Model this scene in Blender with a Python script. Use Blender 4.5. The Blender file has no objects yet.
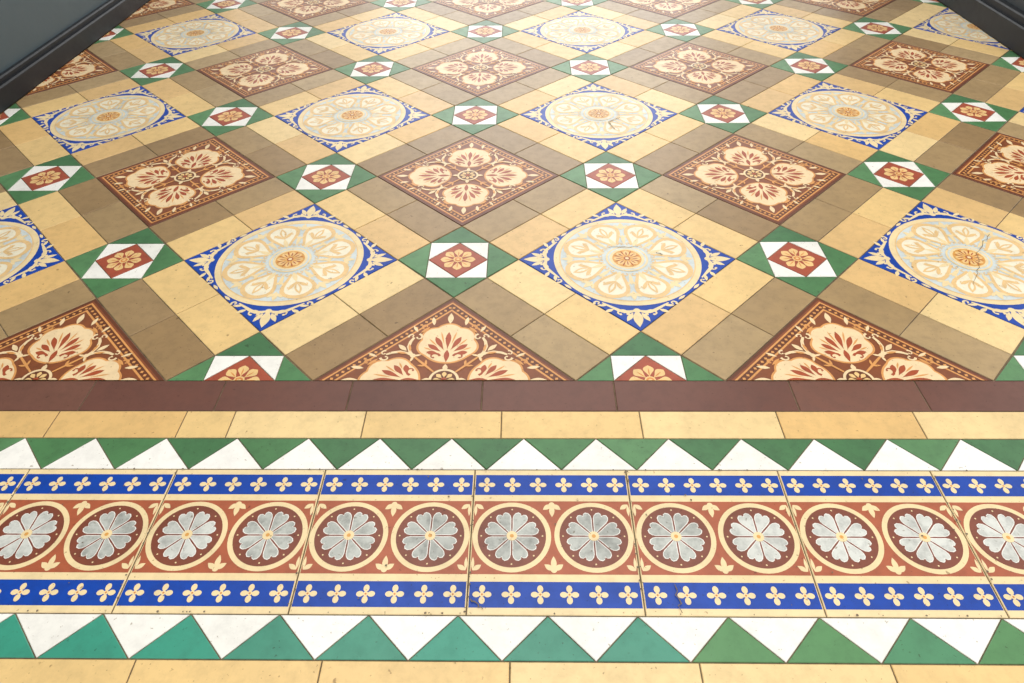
import bpy, bmesh, math, random
import numpy as np
from mathutils import Matrix, Vector
random.seed(7)
S = 0.476            # metres per pattern repeat
DZ = 0.0002          # inlay layer step (in repeats)
C = bpy.context.scene.collection
PI = math.pi
bpy.context.scene.view_settings.view_transform = 'Standard'

# ------------------------------------------------------------------ camera fit
MED = [(290,259,-.7,.5),(627,260,.3,.5),(965,256,1.3,.5),(107,113,-1.7,1.5),(353,115,-.7,1.5),(600,114,.3,1.5),(848,113,1.3,1.5),
 (195,33,-1.7,2.5),(390,33,-.7,2.5),(583,31,.3,2.5),(780,29,1.3,2.5)]
STA = [(124,261,-1.2,.5),(459,262,-.2,.5),(797,257,.8,.5),(43,177,-1.7,1),(327,177,-.7,1),(611,176,.3,1),(897,172,1.3,1),
 (231,115,-1.2,1.5),(476,115,-.2,1.5),(722,112,.8,1.5),(975,112,1.8,1.5),(157,70,-1.7,2),(374,70,-.7,2),(591,68,.3,2),(812,66,1.3,2),
 (293,33,-1.2,2.5),(487,32,-.2,2.5),(680,30,.8,2.5),(875,27,1.8,2.5),(649,381,.3,0),(444,381,-.2,0)]
ROS = [(183,178,-1.2,1),(470,175,-.2,1),(754,172,.8,1),(263,72,-1.2,2),(482,70,-.2,2),(700,66,.8,2),(918,64,1.8,2)]
OBS = np.array(MED+STA+ROS, float)
def basis(p):
    f, th, ps, ro = p[:4]
    fw = np.array([math.sin(ps)*math.cos(th), math.cos(ps)*math.cos(th), -math.sin(th)])
    r0 = np.array([math.cos(ps), -math.sin(ps), 0.])
    u0 = np.cross(r0, fw)
    r = r0*math.cos(ro)+u0*math.sin(ro); u = -r0*math.sin(ro)+u0*math.cos(ro)
    return r, u, fw
def proj(p, X):
    r, u, fw = basis(p)
    d = np.asarray(X, float)-np.array(p[4:7])
    z = d@fw
    return np.stack([512+p[0]*(d@r)/z, 341.5-p[0]*(d@u)/z], -1)
W3 = np.concatenate([OBS[:,2:4], np.zeros((len(OBS),1))],1)
def res(p):
    e = (proj(p, W3)-OBS[:,:2]).ravel()
    e2 = proj(p, [(-1.27,0,0),(1.2,0,0)])[:,1]-np.array([382,381])
    return np.concatenate([e, e2])
p = np.array([686, .737, .015, 0., .0, -1.168, 1.19]); lam = 1e-3
for it in range(80):
    e = res(p); J = np.zeros((len(e),7))
    for k in range(7):
        q = p.copy(); h = 1e-5*max(1,abs(p[k])); q[k]+=h; J[:,k]=(res(q)-e)/h
    A = J.T@J; stp = np.linalg.solve(A+lam*np.diag(np.diag(A)), -J.T@e)
    if np.sum(res(p+stp)**2) < np.sum(e**2): p = p+stp; lam = max(lam*.3,1e-9)
    else: lam *= 4
cam_d = bpy.data.cameras.new('camera'); cam = bpy.data.objects.new('camera', cam_d); C.objects.link(cam)
r,u,fw = basis(p)
M = Matrix(((r[0],u[0],-fw[0],p[4]*S),(r[1],u[1],-fw[1],p[5]*S),(r[2],u[2],-fw[2],p[6]*S),(0,0,0,1)))
cam.matrix_world = M
cam_d.sensor_fit='HORIZONTAL'; cam_d.sensor_width=36; cam_d.lens = p[0]/1024*36; cam_d.clip_start=.01
bpy.context.scene.camera = cam

# ------------------------------------------------------------------ materials
def lin(h):
    h = h.lstrip('#'); v=[int(h[i:i+2],16)/255 for i in (0,2,4)]
    return tuple((c/12.92 if c<=.04045 else ((c+.055)/1.055)**2.4) for c in v)+(1,)
MAT = {}
def mat(name, hexc, dirt=.22, rough=.30, spec=.5, wear=True):
    dirt*=.75
    m = bpy.data.materials.new(name); m.use_nodes=True; nt=m.node_tree; N=nt.nodes; Lk=nt.links
    b = N['Principled BSDF']
    g = N.new('ShaderNodeNewGeometry')
    def noise(sc,det,ro=.6):
        n=N.new('ShaderNodeTexNoise'); n.inputs['Scale'].default_value=sc; n.inputs['Detail'].default_value=det; n.inputs['Roughness'].default_value=ro
        Lk.new(g.outputs['Position'], n.inputs['Vector']); return n
    def ramp(n,p0,c0,p1,c1):
        r_=N.new('ShaderNodeValToRGB'); r_.color_ramp.elements[0].position=p0; r_.color_ramp.elements[1].position=p1
        r_.color_ramp.elements[0].color=c0; r_.color_ramp.elements[1].color=c1; Lk.new(n.outputs['Fac'],r_.inputs['Fac']); return r_.outputs[0]
    def mul(a,b_):
        x=N.new('ShaderNodeMixRGB'); x.blend_type='MULTIPLY'; x.inputs[0].default_value=1; Lk.new(a,x.inputs[1]); Lk.new(b_,x.inputs[2]); return x.outputs[0]
    n1=noise(9,6); n2=noise(60,8,.7)
    c = lin(hexc); dark = tuple(x*(1-dirt) for x in c[:3])+(1,); W=(1,1,1,1)
    col = ramp(n1,.36,dark,.62,c)
    if wear:
        n3=noise(260,2); n4=noise(95,3,.5)
        col = mul(col, ramp(n2,.32,(max(0,1-dirt*1.4),)*3+(1,),.55,W))
        col = mul(col, ramp(n3,.27,(.56,.50,.44,1),.33,W))        # pits
        col = mul(col, ramp(n4,.25,(.52,.47,.42,1),.295,W))       # chips and stains
    Lk.new(col, b.inputs['Base Color'])
    rr = N.new('ShaderNodeMapRange'); rr.inputs['From Min'].default_value=.3; rr.inputs['From Max'].default_value=.7
    rr.inputs['To Min'].default_value=rough+.12; rr.inputs['To Max'].default_value=rough
    Lk.new(n2.outputs['Fac'], rr.inputs['Value']); Lk.new(rr.outputs[0], b.inputs['Roughness'])
    b.inputs['Specular IOR Level'].default_value=spec
    bp = N.new('ShaderNodeBump'); bp.inputs['Strength'].default_value=.06 if wear else .02; bp.inputs['Distance'].default_value=.001
    Lk.new(n2.outputs['Fac'], bp.inputs['Height']); Lk.new(bp.outputs[0], b.inputs['Normal'])
    MAT[name]=m; return m
for i,h in enumerate(('E5C283','DFB777','EACC92','DBB57A')): mat('cream%d'%i,h,.14)
for i,h in enumerate(('A68A60','9A7D55','B0956B','9E825B')): mat('taupe%d'%i,h,.18)
for i,h in enumerate(('6C4539','744D3F','654035')): mat('plum%d'%i,h,.16)
for i,h in enumerate(('4E7D4E','467449','5A8858')): mat('green%d'%i,h,.22)
for i,h in enumerate(('38937A','3E8B72','4A875F','528652')): mat('teal%d'%i,h,.15)
mat('white','F3F0E8',.10); mat('white1','EDEAE1',.12)
mat('blue','0A42A4',.2,spec=.4); mat('inlay_cream','EBD3A2',.12); mat('ivory','EDE4CA',.12); mat('pale','CED6D4',.18); mat('tan','DB9F50',.15); mat('gold','E6C188',.14)
mat('peach','EDD1A4',.12); mat('scroll','DB9A58',.15)
mat('rust','A84E2C',.18); mat('darkbrown','6A3A22',.2); mat('terracotta','AC5A3A',.2); mat('maroon','8C4C2C',.2)
mat('palmette_ground','874B2A',.2)
mat('roundel_ground','80432F',.22); mat('star_red','A64E34',.2); mat('grey0','D6D7CF',.36); mat('grey1','C2C4BC',.46)
mat('daisy','E9C283',.15); mat('orange','D98A48',.2)
mat('crack','6F604C',.1,.7); mat('grout','7E6E56',.4,.8,spec=.2)
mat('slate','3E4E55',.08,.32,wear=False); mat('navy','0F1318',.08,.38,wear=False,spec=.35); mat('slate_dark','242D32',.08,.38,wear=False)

# ------------------------------------------------------------------ polygon art
def area(pts): return sum(pts[i][0]*pts[(i+1)%len(pts)][1]-pts[(i+1)%len(pts)][0]*pts[i][1] for i in range(len(pts)))/2
class Art:
    def __init__(s): s.F=[]; s.B={}
    def poly(s, pts, m, layer=1):
        if area(pts)<0: pts=pts[::-1]
        xs=[a for a,b in pts]; ys=[b for a,b in pts]; bb=(min(xs),max(xs),min(ys),max(ys))
        sub=0                                   # inlays that overlap inside one layer get their own hair-thin level
        for (o,l) in s.B.get(layer,[]):
            if bb[0]<o[1] and bb[1]>o[0] and bb[2]<o[3] and bb[3]>o[2]: sub=max(sub,l+1)
        s.B.setdefault(layer,[]).append((bb,sub))
        s.F.append(([(a,b,layer*DZ+sub*1.6e-5) for a,b in pts], m))
    def disc(s, x,y,rad,m,layer,n=40,ry=None):
        ry = ry or rad
        s.poly([(x+rad*math.cos(2*PI*i/n), y+ry*math.sin(2*PI*i/n)) for i in range(n)],m,layer)
    def petal(s, cx,cy,ang,r0,r1,w,m,layer,pw=1.0,n=10):
        ca,sa=math.cos(ang),math.sin(ang); L=[];R=[]
        for i in range(n+1):
            t=i/n; d=r0+(r1-r0)*t; ww=w*math.sin(PI*t**pw)
            L.append((cx+ca*d-sa*ww, cy+sa*d+ca*ww)); R.append((cx+ca*d+sa*ww, cy+sa*d-ca*ww))
        s.poly(L+R[::-1][1:-1],m,layer)
    def stroke(s, pts, w, m, layer, chunk=4):
        n=len(pts); ws = w if isinstance(w,(list,tuple)) else [w]*n
        Lf=[];Rt=[]
        for i in range(n):
            a=pts[max(0,i-1)]; b=pts[min(n-1,i+1)]; dx,dy=b[0]-a[0],b[1]-a[1]; l=math.hypot(dx,dy) or 1
            nx,ny=-dy/l*ws[i]/2,dx/l*ws[i]/2
            Lf.append((pts[i][0]+nx,pts[i][1]+ny)); Rt.append((pts[i][0]-nx,pts[i][1]-ny))
        i=0
        while i<n-1:
            j=min(n-1,i+chunk)
            s.poly(Lf[i:j+1]+Rt[i:j+1][::-1],m,layer); i=j
    def spiral(s, cx,cy,r0,r1,a0,turn,w,m,layer,n=12):
        pts=[];ws=[]
        for i in range(n+1):
            t=i/n; rr=r0+(r1-r0)*t; a=a0+turn*t
            pts.append((cx+rr*math.cos(a),cy+rr*math.sin(a))); ws.append(w*(.35+.65*(1-t)) )
        s.stroke(pts,ws,m,layer)
        s.disc(pts[-1][0],pts[-1][1],w*.42,m,layer,10)
    def prism(s, poly, m, gap=.0013, ch=.0011, depth=.006):
        if area(poly)<0: poly=poly[::-1]
        o=inset(poly,gap); i_=inset(poly,gap+ch); n=len(o)
        s.F.append(([(a,b,0) for a,b in i_],m))
        for k in range(n):
            j=(k+1)%n
            s.F.append(([(o[k][0],o[k][1],-ch),(o[j][0],o[j][1],-ch),(i_[j][0],i_[j][1],0),(i_[k][0],i_[k][1],0)],m))
            s.F.append(([(o[k][0],o[k][1],-depth),(o[j][0],o[j][1],-depth),(o[j][0],o[j][1],-ch),(o[k][0],o[k][1],-ch)],m))
def inset(poly,d):
    n=len(poly); out=[]
    for i in range(n):
        a=poly[i-1];b=poly[i];c=poly[(i+1)%n]
        def nrm(p0,p1):
            dx,dy=p1[0]-p0[0],p1[1]-p0[1]; l=math.hypot(dx,dy); return (-dy/l,dx/l)
        n1=nrm(a,b);n2=nrm(b,c); k=1+n1[0]*n2[0]+n1[1]*n2[1]
        out.append((b[0]+(n1[0]+n2[0])*d/k, b[1]+(n1[1]+n2[1])*d/k))
    return out
def xf(F, ang=0, sc=1, dx=0, dy=0):
    c,s_=math.cos(ang),math.sin(ang)
    return [([((x*c-y*s_)*sc+dx,(x*s_+y*c)*sc+dy,z) for x,y,z in f],m) for f,m in F]
def sq(h,x=0,y=0,hy=None):
    hy = h if hy is None else hy
    return [(x-h,y-hy),(x+h,y-hy),(x+h,y+hy),(x-h,y+hy)]
def mesh(name, F, clips=None):
    names=[]; 
    for f,m in F:
        if m not in names: names.append(m)
    bm=bmesh.new()
    for f,m in F:
        vs=[bm.verts.new((x*S,y*S,z*S)) for x,y,z in f]
        try: fc=bm.faces.new(vs); fc.material_index=names.index(m)
        except Exception: pass
    if clips:
        big=[f for f in bm.faces if len(f.verts)>4]
        bmesh.ops.triangulate(bm,faces=big)
    for (co,no) in (clips or []):
        bmesh.ops.bisect_plane(bm, geom=bm.verts[:]+bm.edges[:]+bm.faces[:], plane_co=(co[0]*S,co[1]*S,0), plane_no=(no[0],no[1],0), clear_outer=True, dist=1e-6)
    if not bm.faces: bm.free(); return None
    me=bpy.data.meshes.new(name); bm.to_mesh(me); bm.free()
    for n in names: me.materials.append(MAT[n])
    return me
def obj(name, me, parent=None, loc=(0,0,0)):
    o=bpy.data.objects.new(name,me); C.objects.link(o); o.location=loc
    if parent: o.parent=parent
    return o
def clipF(F, clips):
    """clip a face list, returned as a face list again"""
    if not clips: return F
    me=mesh('tmp',F,clips)
    if me is None: return []
    out=[([tuple(c/S for c in me.vertices[i].co) for i in pl.vertices], me.materials[pl.material_index].name) for pl in me.polygons]
    bpy.data.meshes.remove(me); return out

# ------------------------------------------------------------------ the four ornamented tile designs
H = .32/math.sqrt(2)      # half side of the big square tiles
def flower(A,x,y,r0,r1,w,m,layer,n=8,a0=0,pw=1.4):
    for k in range(n): A.petal(x,y,a0+k*2*PI/n,r0,r1,w,m,layer,pw)

def medallion_faces():
    A=Art()
    A.disc(0,0,.955,'inlay_cream',1,80)
    A.disc(0,0,.882,'gold',2,80)
    A.disc(0,0,.866,'pale',3,80)
    for k in range(8):
        a=k*PI/4+PI/8; ca,sa=math.cos(a),math.sin(a)
        def L(d,t): return (ca*d-sa*t, sa*d+ca*t)
        # open loop whose two ends curl back toward the rim
        half=[(.34,.035),(.42,.085),(.50,.140),(.58,.185),(.66,.205),(.73,.188),(.79,.130),(.825,.06)]
        pts=[L(d,-t) for d,t in half]+[L(.832,0)]+[L(d,t) for d,t in half[::-1]]
        n=len(pts)
        A.poly(pts,'ivory',4)
        A.stroke(pts,[.032+.034*math.sin(PI*i/(n-1)) for i in range(n)],'gold',5)
        A.petal(*L(.50,0),a,.0,.28,.044,'gold',6,1.2)
        A.petal(*L(.54,0),a,.02,.19,.020,'ivory',7,1.2)
        for s_ in (-1,1):
            A.petal(*L(.51,0),a+s_*.72,.0,.19,.026,'gold',6,1.25)
            A.spiral(*L(.60,s_*.110),.040,.012,a-s_*2.3,s_*4.4,.022,'gold',6,8)
            A.spiral(*L(.325,s_*.085),.045,.012,a+s_*-1.6,s_*4.6,.024,'gold',6,8)
        A.petal(*L(.52,0),a,-.22,-.0,.030,'inlay_cream',6,.8)
        b=a+PI/8; cb,sb=math.cos(b),math.sin(b)
        def K(d,t): return (cb*d-sb*t, sb*d+cb*t)
        A.petal(*K(.68,0),b,.0,.18,.036,'inlay_cream',6,.9)
        A.petal(0,0,b,.30,.56,.026,'inlay_cream',6,1.3)
        for s_ in (-1,1):
            A.petal(*K(.70,0),b+s_*.8,.01,.14,.024,'inlay_cream',6)
            A.petal(*K(.46,0),b+s_*.45,.0,.11,.016,'inlay_cream',6)
    A.disc(0,0,.275,'inlay_cream',8); A.disc(0,0,.250,'pale',9); A.disc(0,0,.225,'inlay_cream',10); A.disc(0,0,.190,'tan',11)
    flower(A,0,0,.04,.178,.040,'daisy',12,8,0,1.5)
    for k in range(8):
        A.petal(0,0,k*PI/4,.06,.15,.008,'rust',13); A.petal(0,0,k*PI/4+PI/8,.09,.18,.008,'rust',13)
    A.disc(0,0,.042,'rust',14,16); A.disc(0,0,.026,'inlay_cream',15,12)
    for k in range(4):
        a=PI/4+k*PI/2; ca,sa=math.cos(a),math.sin(a)
        def L(d,t): return (ca*d-sa*t, sa*d+ca*t)
        A.petal(*L(1.05,0),a,.0,.30,.058,'inlay_cream',1,.9)
        A.disc(*L(1.05,0),.042,'inlay_cream',1,12)
        for s_ in (-1,1):
            pts=[L(1.05,s_*.02),L(1.07,s_*.08),L(1.07,s_*.15),L(1.045,s_*.21),L(1.0,s_*.27),L(.955,s_*.33),L(.90,s_*.40)]
            A.stroke(pts,[.03,.050,.054,.050,.042,.032,.02],'inlay_cream',1,3)
            A.spiral(*L(1.10,s_*.19),.085,.02,a-s_*1.2,-s_*4.6,.042,'inlay_cream',1)
            A.petal(*L(1.07,s_*.04),a+s_*.50,.02,.20,.032,'inlay_cream',1)
            A.petal(*L(1.02,s_*.27),a+s_*1.1,.0,.13,.026,'inlay_cream',1)
            A.spiral(*L(.905,s_*.455),.048,.012,a+s_*1.0,s_*4.4,.032,'inlay_cream',1,8)
            A.petal(*L(.95,s_*.36),a+s_*1.6,-.02,.11,.022,'inlay_cream',1)
            A.petal(*L(.84,s_*.53),a+s_*2.3,.0,.13,.020,'inlay_cream',1)
    F=xf(A.F,PI/4,H)
    B=Art(); B.prism([(0,-.32),(.32,0),(0,.32),(-.32,0)],'blue')
    return B.F+F

def rosette_faces():
    A=Art()
    A.poly(sq(.955),'maroon',1)
    A.poly(sq(.932),'scroll',3); A.poly(sq(.910),'darkbrown',4)
    n=24
    for k in range(4):
        a=k*PI/2; ca,sa=math.cos(a),math.sin(a)
        for i in range(n):
            t=-.84+1.68*i/(n-1)
            P=[(t-.021,.872),(t,.849),(t+.021,.872),(t,.895)]
            A.poly([(x*ca-y*sa,x*sa+y*ca) for x,y in P],'scroll',5)
    A.poly(sq(.836),'scroll',6); A.poly(sq(.812),'palmette_ground',7)
    for k in range(4):
        a=PI/4+k*PI/2; ca,sa=math.cos(a),math.sin(a)
        def L(d,t): return (ca*d-sa*t, sa*d+ca*t)
        cx,cy=L(.57,0)
        def shell(r0,am):
            P=[]
            for i in range(144):
                t=2*PI*i/144-PI
                lob=am*abs(math.cos(3.5*t)) if abs(t)<2.3 else .0
                P.append((cx+(r0+lob)*math.cos(a+t),cy+(r0+lob)*math.sin(a+t)))
            return P
        A.poly(shell(.318,.040),'scroll',8)
        A.poly(shell(.296,.038),'peach',9)
        for j in range(7):
            t=(j-3)*.46
            A.petal(*L(.39,0),a+t,.08,.380-.048*abs(j-3),.032,'rust',11,1.5)
            if j<6: A.petal(*L(.39,0),a+t+.23,.18,.42-.05*abs(j-2.5),.010,'scroll',10,1.2)
        A.petal(*L(.39,0),a,-.12,.08,.030,'rust',11,1.2)
        for s_ in (-1,1):
            A.spiral(*L(.36,s_*.140),.068,.016,a-s_*1.4,s_*4.2,.030,'rust',11,8)
            A.petal(*L(.87,s_*.18),a+s_*.15,.02,.17,.024,'peach',8)
            A.spiral(*L(.87,s_*.275),.048,.012,a+s_*2.6,-s_*4.4,.024,'scroll',8,8)
            A.spiral(*L(.70,s_*.42),.042,.012,a+s_*2.0,-s_*4.2,.024,'peach',8,8)
            A.petal(*L(.77,s_*.36),a+s_*.5,.0,.13,.018,'peach',8)
            A.petal(*L(.40,s_*.28),a+s_*1.9,.0,.11,.016,'scroll',8)
        A.petal(*L(.92,0),a,.0,.19,.034,'peach',8)
        A.petal(0,0,a,.13,.24,.028,'peach',12)
        b=PI/2*k; cb,sb=math.cos(b),math.sin(b)
        def K(d,t): return (cb*d-sb*t, sb*d+cb*t)
        A.stroke([K(.17,0),K(.26,0),K(.36,0),K(.46,0),K(.55,0)],[.020,.026,.030,.026,.022],'scroll',12)
        for s_ in (-1,1):
            A.petal(*K(.30,0),b+s_*.7,.0,.10,.014,'scroll',12)
            A.stroke([K(.50,0),K(.60,s_*.015),K(.68,s_*.06),K(.73,s_*.13),K(.755,s_*.20)],[.022,.034,.040,.036,.028],'peach',12,2)
            A.spiral(*K(.725,s_*.235),.056,.014,b+s_*.9,s_*4.2,.030,'peach',12,8)
            A.petal(*K(.765,s_*.30),b+s_*1.55,.0,.15,.018,'scroll',12)
            A.petal(*K(.60,s_*.02),b+s_*.60,.0,.13,.016,'scroll',12)
            A.petal(*K(.52,0),b+s_*2.1,.0,.09,.014,'peach',12)
        A.petal(*K(.64,0),b,.0,.15,.028,'peach',12)
        A.disc(*K(.53,0),.032,'peach',13,14)
    A.disc(0,0,.165,'peach',13,30); A.disc(0,0,.135,'darkbrown',14,30)
    flower(A,0,0,.03,.12,.026,'daisy',15,8); A.disc(0,0,.033,'rust',16,12)
    F=xf(A.F,PI/4,H)
    B=Art(); B.prism([(0,-.32),(.32,0),(0,.32),(-.32,0)],'darkbrown')
    return B.F+F

WS=.088
def star_parts(g=('green0','green1','green2')):
    out=[]
    A=Art(); A.prism([(0,-WS),(WS,0),(0,WS),(-WS,0)],'star_red',.001)
    for k in range(8):
        a=k*PI/4
        A.petal(0,0,a,.010,.052,.0135,'daisy',1,1.8)
        A.petal(0,0,a,.016,.042,.0016,'orange',2)
    A.disc(0,0,.014,'daisy',3,16); A.disc(0,0,.010,'orange',4,14); A.disc(0,0,.005,'daisy',5,10)
    out.append(('flower_tile',A.F))
    for k in range(4):
        a=k*PI/2
        c,s_=round(math.cos(a)),round(math.sin(a))
        R=lambda P:[(x*c-y*s_,x*s_+y*c) for x,y in P]
        A=Art(); A.prism(R([(WS,0),(WS,WS),(0,WS)]),'white' if k%2 else 'white1',.0009,.0009); out.append(('white_triangle_tile',A.F))
    for k in range(4):
        a=k*PI/2
        c,s_=round(math.cos(a)),round(math.sin(a))
        R=lambda P:[(x*c-y*s_,x*s_+y*c) for x,y in P]
        A=Art(); A.prism(R([(WS,-WS),(.178,0),(WS,WS)]),g[k%3],.0009,.0009); out.append(('green_triangle_tile',A.F))
    return out

BT=.3205  # border tile width
V_T,V_B=-.2645,-.5845
VC=(V_T+V_B)/2; HD=(V_T-V_B)/2
def border_faces(pm, seed):
    A=Art(); h=BT/2
    A.prism(sq(h,0,0,HD),'inlay_cream')
    e=.0032
    for s_ in (-1,1):
        A.poly(sq(h-e,0,s_*.1205,.0250),'blue',1)
        for i in range(6):
            x=-h+BT/12+i*BT/6
            for k in range(4):
                c,s2=(1,0,-1,0)[k],(0,1,0,-1)[k]
                A.disc(x+c*.0105,s_*.1205+s2*.0110,.0056 if s2 else .0070,'inlay_cream',2,14,.0072 if s2 else .0056)
            A.disc(x,s_*.1205,.0048,'inlay_cream',3,8); A.disc(x,s_*.1205,.0020,'orange',4,8)
    A.poly(sq(h-e,0,0,.0805),'terracotta',1)
    for j,cx in enumerate((-BT/4,BT/4)):
        m=pm[j]
        A.disc(cx,0,.0770,'inlay_cream',2,56); A.disc(cx,0,.0670,'roundel_ground',3,56)
        for k in range(8):
            a=k*PI/4+PI/8
            ca,sa=math.cos(a),math.sin(a)
            def heart(pr,notch): return [(cx+ca*d-sa*t,sa*d+ca*t) for d,t in pr]+[(cx+ca*notch,sa*notch)]+[(cx+ca*d+sa*t,sa*d-ca*t) for d,t in pr[::-1]]
            A.poly(heart([(.008,.0024),(.018,.0058),(.028,.0100),(.037,.0138),(.044,.0149),(.0505,.0132),(.0545,.0082),(.0532,.003)],.0490),'white1',4)
            A.poly(heart([(.010,.0016),(.020,.0050),(.030,.0092),(.038,.0126),(.0442,.0135),(.0495,.0118),(.0528,.0072),(.0515,.0026)],.0468),m,5)
            A.disc(cx+.0600*math.cos(a+PI/8),.0600*math.sin(a+PI/8),.0017,'inlay_cream',4,8)
        A.disc(cx,0,.0105,'inlay_cream',7,16); A.disc(cx,0,.0040,'tan',8,10)
    for s_ in (-1,1):
        for x in (-h,0,h):
            d=1 if x==-h else -1
            if x==0:
                for t in (-.95,0,.95): A.petal(0,s_*.073,-s_*PI/2+t,.0,.030 if t==0 else .022,.0055,'inlay_cream',2)
                A.disc(0,s_*.072,.006,'inlay_cream',3,12)
            else:
                A.petal(x+d*.0065,s_*.073,-s_*PI/2,.0,.028,.003,'inlay_cream',2)
                A.petal(x+d*.0065,s_*.073,-s_*PI/2+s_*d*.95,.0,.020,.005,'inlay_cream',2)
    return A.F
def crack(F, pts, seed, w=.0014, layer=18):
    rnd=random.Random(seed); out=[]
    for (a,b) in zip(pts[:-1],pts[1:]):
        for i in range(8):
            t=i/8; j=(.004 if 0<i else 0)
            out.append((a[0]+(b[0]-a[0])*t+rnd.uniform(-j,j), a[1]+(b[1]-a[1])*t+rnd.uniform(-j,j)))
    out.append(pts[-1]); A=Art(); A.stroke(out,[w*rnd.uniform(.4,1.2) for _ in out],'crack',layer)
    return F+A.F
def chips(F, hx, hy, n, seed, layer=19):
    """small worn chips along the edges of a rectangular tile"""
    rnd=random.Random(seed); A=Art()
    for _ in range(n):
        q=rnd.random()
        if q<.5: x,y=rnd.choice((-1,1))*(hx-.0025),rnd.uniform(-hy,hy)*.97
        elif q<.85: x,y=rnd.uniform(-hx,hx)*.97,rnd.choice((-1,1))*(hy-.0025)
        else: x,y=rnd.uniform(-hx,hx)*.9,rnd.uniform(-hy,hy)*.9
        k=rnd.randint(5,7); rr=rnd.uniform(.0010,.0034)
        A.poly([(x+rr*rnd.uniform(.5,1)*math.cos(2*PI*i/k),y+rr*rnd.uniform(.5,1)*math.sin(2*PI*i/k)) for i in range(k)],'crack',layer)
    return F+A.F

# ------------------------------------------------------------------ layout
U0,U1,V1=-2.165,3.2,4.25      # left wall foot, right end of floor, far end
PU,PV=2.30,2.05               # corner of the right-hand pillar
def clips_for(x,y,rad):
    c=[]
    if y-rad< -1e-3 : c.append(((0,0),(0,-1)))
    if x-rad<U0: c.append(((U0,0),(-1,0)))
    if x+rad>U1: c.append(((U1,0),(1,0)))
    if y+rad>V1: c.append(((0,V1),(0,1)))
    if x+rad>PU and y+rad>PV:
        if y>=PV-.12: c.append(((PU,0),(1,0)))
        elif x>=PU: c.append(((0,PV),(0,1)))
    return c
def inside(x,y):
    if y<0 or x<U0 or x>U1 or y>V1: return False
    return not (x>PU and y>PV)
def visible(x,y,rad,diamond=True):
    cnt=0; n=9; xs=[]
    for i in range(-n,n+1):
        for j in range(-n,n+1):
            a,b=i/n*rad,j/n*rad
            if diamond and abs(a)+abs(b)>rad: continue
            X,Y=x+a,y+b
            if diamond and not inside(X,Y): continue
            q=proj(p,(X,Y,0))
            if 2<q[0]<1022 and 2<q[1]<681: cnt+=1
    return cnt>=4
floorF=[]
medF=medallion_faces(); rosF=rosette_faces(); starP=star_parts()
ORD=['leftmost','second from left','third from left','fourth from left','fifth from left','sixth from left','seventh from left','eighth from left']
RW=['nearest the border','second from the border','third from the border','fourth from the border','fifth from the border','sixth from the border','seventh from the border','eighth from the border']
def grid(kind):
    out=[]
    for iv in range(0,10):
        v=iv*.5
        for iu in range(-6,8):
            if kind=='med' and iv%2==1: out.append((.3+iu,v))
            if kind=='ros' and iv%2==0: out.append((-.2+iu,v))
            if kind=='star': out.append(((.8 if iv%2==1 else .3)+iu,v))
    return out
def place(kind, rad, name, mk_label, cat, group):
    rows={}
    for (x,y) in grid(kind):
        if x+rad<U0+.01 or x-rad>U1 or y-rad>V1: continue
        if x-rad>PU and y-rad>PV: continue
        F = medF if kind=='med' else rosF if kind=='ros' else None
        cl=clips_for(x,y,rad)
        if visible(x,y,rad): rows.setdefault(y,[]).append((x,y,cl)); continue
        if F is None: F=[f for _,FF in starP for f in FF]
        floorF.extend(clipF(xf(F,0,1,x,y),cl))
    shared={}
    for ri,y in enumerate(sorted(rows)):
        for oi,(x,y,cl) in enumerate(sorted(rows[y])):
            cl=[((co[0]-x,co[1]-y),no) for co,no in cl]
            lab=mk_label(oi,ri,bool(cl) and y==0)
            if kind=='star':
                o=obj(name,None,None,(x*S,y*S,0)); o.empty_display_size=.02
                for pn,PF in starP:
                    key=(pn,id(PF))
                    if cl: me=mesh(pn,PF,cl)
                    else:
                        if key not in shared: shared[key]=mesh(pn,PF)
                        me=shared[key]
                    if me: obj(pn,me,o)
            else:
                F = medF if kind=='med' else rosF
                if kind=='med':
                    if abs(x-1.3)<.01 and y==.5: F=crack(F,[(.12,.12),(.03,.02),(.02,-.02),(-.05,-.13)],3)
                    if abs(x-.3)<.01 and y==.5: F=crack(crack(F,[(-.05,.055),(.04,.06)],5,.0025),[(.09,.03),(.11,.02)],8,.003)
                    if abs(x-.3)<.01 and y==1.5: F=crack(F,[(.05,-.14),(.03,-.08),(.08,-.04)],6,.003)
                if cl or F is not (medF if kind=='med' else rosF): me=mesh(name,F,cl)
                else:
                    if 0 not in shared: shared[0]=mesh(name,F)
                    me=shared[0]
                o=obj(name,me,None,(x*S,y*S,0))
            o['label']=lab; o['category']=cat; o['group']=group
place('med',.32,'medallion_tile',lambda o,r_,h:'blue tile with round cream medallion, %s in medallion row %s'%(ORD[o],RW[r_]),'floor tile','blue medallion tiles in the floor')
place('ros',.32,'palmette_tile',lambda o,r_,h:('brown four-shell palmette tile, %s in the half-tile row along the plum strip'%ORD[o]) if h else 'brown four-shell palmette tile, %s in palmette row %s'%(ORD[o],RW[r_]),'floor tile','brown palmette tiles in the floor')
place('star',.178,'star_panel',lambda o,r_,h:('halved green and white star panel, %s along the plum strip'%ORD[o]) if h else 'green, white and red star panel, %s in star row %s'%(ORD[o],RW[r_]),'tile panel','green and white star panels in the floor')

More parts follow.
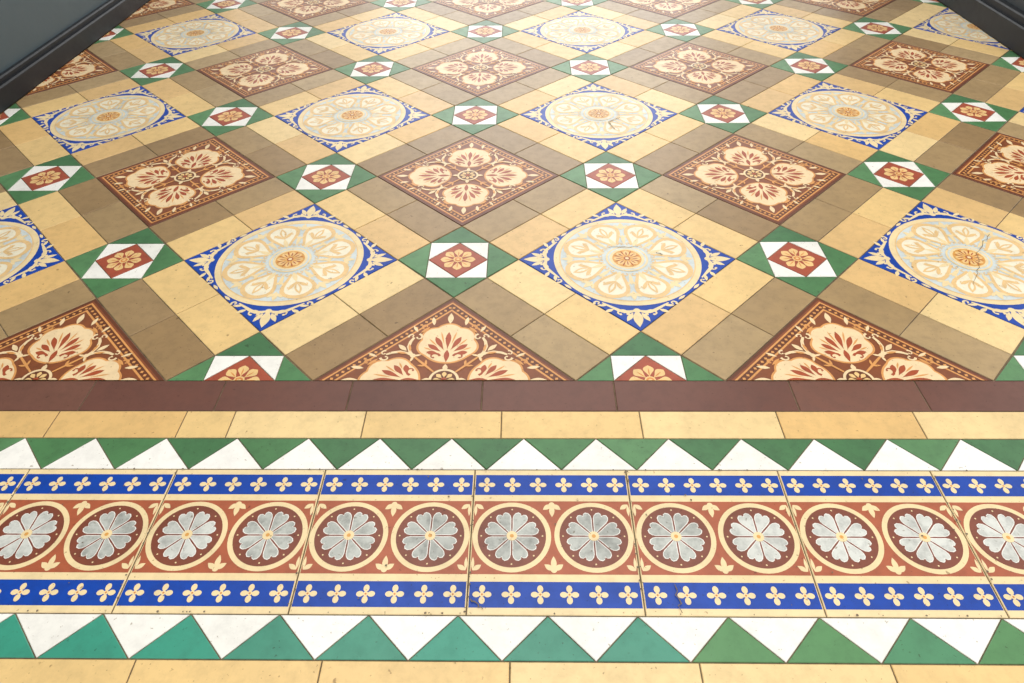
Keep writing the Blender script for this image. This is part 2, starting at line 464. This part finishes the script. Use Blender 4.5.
# plain strips round the big tiles
hw=(math.sqrt(.5)/2-H)/2
for kind,pre in (('med','cream'),('ros','taupe')):
    for (x,y) in grid(kind):
        for k in range(4):
            a=PI/4+k*PI/2; n=(math.cos(a),math.sin(a)); t=(-n[1],n[0])
            for s_ in (-1,1):
                cx=x+n[0]*(H+hw)+t[0]*s_*H/2; cy=y+n[1]*(H+hw)+t[1]*s_*H/2
                if cx<U0-.2 or cx>U1+.2 or cy<-.15 or cy>V1+.15: continue
                if cx>PU+.15 and cy>PV+.15: continue
                P=[(cx+n[0]*hw*i+t[0]*H/2*j, cy+n[1]*hw*i+t[1]*H/2*j) for i,j in ((-1,-1),(1,-1),(1,1),(-1,1))]
                A=Art(); A.prism(P,'%s%d'%(pre,random.choice((0,0,1,2,3))))
                floorF.extend(clipF(A.F,[c for c in clips_for(cx,cy,.13) if c[0][0]!=PU and c[0][1]!=PV]))
# grout bed
VB=-1.6
def boxF(x0,x1,y0,y1,z0,z1,m):
    v=[(x0,y0,z0),(x1,y0,z0),(x1,y1,z0),(x0,y1,z0),(x0,y0,z1),(x1,y0,z1),(x1,y1,z1),(x0,y1,z1)]
    return [([v[i] for i in f],m) for f in ((3,2,1,0),(4,5,6,7),(0,1,5,4),(1,2,6,5),(2,3,7,6),(3,0,4,7))]
floorF += boxF(U0-.5,U1,VB,V1,-.06,-.0022,'grout')
def struct(name,F):
    o=obj(name,mesh(name,F)); o['kind']='structure'; return o
struct('floor',floorF)

# border bands
def seams_row(v0,v1,seams,mats,name):
    A=Art(); ss=sorted(seams)
    for a,b in zip(ss[:-1],ss[1:]): A.prism([(a,v1),(b,v1),(b,v0),(a,v0)],random.choice(mats))
    struct(name,clipF(A.F,[((U0,0),(-1,0)),((U1,0),(1,0))]))
seams_row(0,-.098,[-2.3,-1.98,-1.68,-1.36,-1.05,-.73,-.42,-.105,.21,.63,.93,1.25,1.57,1.89,2.2,2.5,2.85,3.2],['plum0','plum0','plum1','plum2'],'trim_1')
seams_row(-.098,-.179,[-2.36,-2.04,-1.72,-1.41,-1.09,-.79,-.676,-.371,-.057,.26,.573,.885,1.2,1.52,1.84,2.16,2.48,2.8,3.2],['cream0','cream1','cream2'],'trim_2')
def tri_row(v0,v1,up_off,name,up_m,dn_m,pitch=.1603):
    """v0 far edge, v1 near edge; 'up' triangles have their apex on the far edge"""
    A=Art()
    for i in range(-15,21):
        x=up_off+i*pitch
        A.prism([(x-pitch/2,v1),(x+pitch/2,v1),(x,v0)],up_m(x),.0010,.001)
        A.prism([(x,v0),(x+pitch/2,v1),(x+pitch,v0)],dn_m(x),.0010,.001)
    struct(name,clipF(A.F,[((U0,0),(-1,0)),((U1,0),(1,0))]))
gr=lambda x: random.choice(('green0','green1','green2'))
wh=lambda x: random.choice(('white','white','white1'))
tl=lambda x: random.choice(('teal0','teal1','teal0')) if x<.25 else random.choice(('teal2','teal3','green2'))
tri_row(-.179,V_T,-.006,'trim_3',wh,gr)
tri_row(V_B,-.664,.036,'trim_4',tl,wh)
k0=-.110
bvis=[]; offF=[]
for i in range(-7,11):
    x=k0+BT*(i+.5)
    if x+BT/2<U0 or x-BT/2>U1: continue
    tone={-2:('grey0','grey1'),-1:('grey1','grey1'),0:('grey1','grey1'),1:('grey1','grey0')}.get(i,('grey0','grey1' if i==-3 else 'grey0'))
    F=border_faces(tone,i)
    if i==1: F=crack(F,[(-.095,-.155),(-.10,-.10)],9,.0022)
    if i==0: F=crack(F,[(-.155,-.13),(-.13,-.15)],12,.003)
    F=chips(F,BT/2,HD,26,40+i)
    q0=proj(p,(x-BT/2,V_T,0))[0]; q1=proj(p,(x+BT/2,V_T,0))[0]
    if q1>4 and q0<1020: bvis.append((x,F))
    else: offF+=clipF(xf(F,0,1,x,VC),[((U0,0),(-1,0)),((U1,0),(1,0))])
struct('trim_5',offF)
for j,(x,F) in enumerate(bvis):
    o=obj('border_tile',mesh('border_tile',F),None,(x*S,VC*S,0))
    o['label']='square border tile with two daisy roundels between blue bands, %s'%ORD[j]; o['category']='border tile'; o['group']='roundel border tiles'
seams_row(-.664,-.824,[k0+.08+BT*i-.0005 for i in range(-7,11)],['cream2','cream0'],'trim_6')
A=Art()
for rr in range(5):
    for i in range(-8,11):
        x=k0+BT*i+(rr%2)*.16
        A.prism([(x,-.824-.16*rr),(x+BT,-.824-.16*rr),(x+BT,-.984-.16*rr),(x,-.984-.16*rr)],random.choice(('cream0','cream2')))
struct('trim_7',clipF(A.F,[((U0,0),(-1,0)),((U1,0),(1,0)),((0,VB),(0,-1))]))

# ------------------------------------------------------------------ left wall and right pillar
def extrude_profile(name, prof, v0, v1, m, flip=1, x0=0):
    F=[]; n=len(prof); P=[(x0+flip*a,b) for a,b in prof]
    F.append(([(a,v0,b) for a,b in P],m)); F.append(([(a,v1,b) for a,b in P[::-1]],m))
    for i in range(n):
        a=P[i];b=P[(i+1)%n]
        F.append(([(a[0],v0,a[1]),(a[0],v1,a[1]),(b[0],v1,b[1]),(b[0],v0,b[1])],m))
    me=mesh(name,F); bm=bmesh.new(); bm.from_mesh(me); bmesh.ops.remove_doubles(bm,verts=bm.verts,dist=1e-6); bmesh.ops.recalc_face_normals(bm,faces=bm.faces); bm.to_mesh(me); bm.free()
    o=obj(name,me); o['kind']='structure'; return o
prof=[(0,0.005),(0,.078),(-.005,.084),(-.018,.084),(-.018,.100),(-.022,.106),(-.040,.106),(-.040,.005)]
extrude_profile('baseboard_left',prof,VB,V1,'navy',1,U0)
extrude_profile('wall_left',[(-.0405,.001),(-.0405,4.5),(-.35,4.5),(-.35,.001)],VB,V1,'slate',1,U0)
extrude_profile('baseboard_right',[(0,0.004),(0,.100),(.005,.106),(.020,.106),(.020,.132),(.026,.138),(.8,.138),(.8,.004)],PV,V1,'navy',1,PU)
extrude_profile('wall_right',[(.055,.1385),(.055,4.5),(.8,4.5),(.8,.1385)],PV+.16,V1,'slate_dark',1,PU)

# ------------------------------------------------------------------ light
w=bpy.data.worlds.new('world'); bpy.context.scene.world=w; w.use_nodes=True
bg=w.node_tree.nodes['Background']; bg.inputs[0].default_value=(1,.99,.97,1); bg.inputs[1].default_value=1.26
def alight(name,loc,rot,sx,sy,power,col=(1,1,1)):
    l=bpy.data.lights.new(name,'AREA'); l.shape='RECTANGLE'; l.size=sx; l.size_y=sy; l.energy=power; l.color=col
    o=bpy.data.objects.new(name,l); C.objects.link(o); o.location=loc; o.rotation_euler=rot; return o
alight('doorway_light',(.1,3.8,1.3),(math.radians(90),0,math.radians(180)),2.0,2.4,26)
alight('overhead_key',(0,.2,2.2),(0,0,0),1.8,1.8,18,(1,.97,.92))  # soft overhead key added to brighten the floor, not a real ceiling fixture
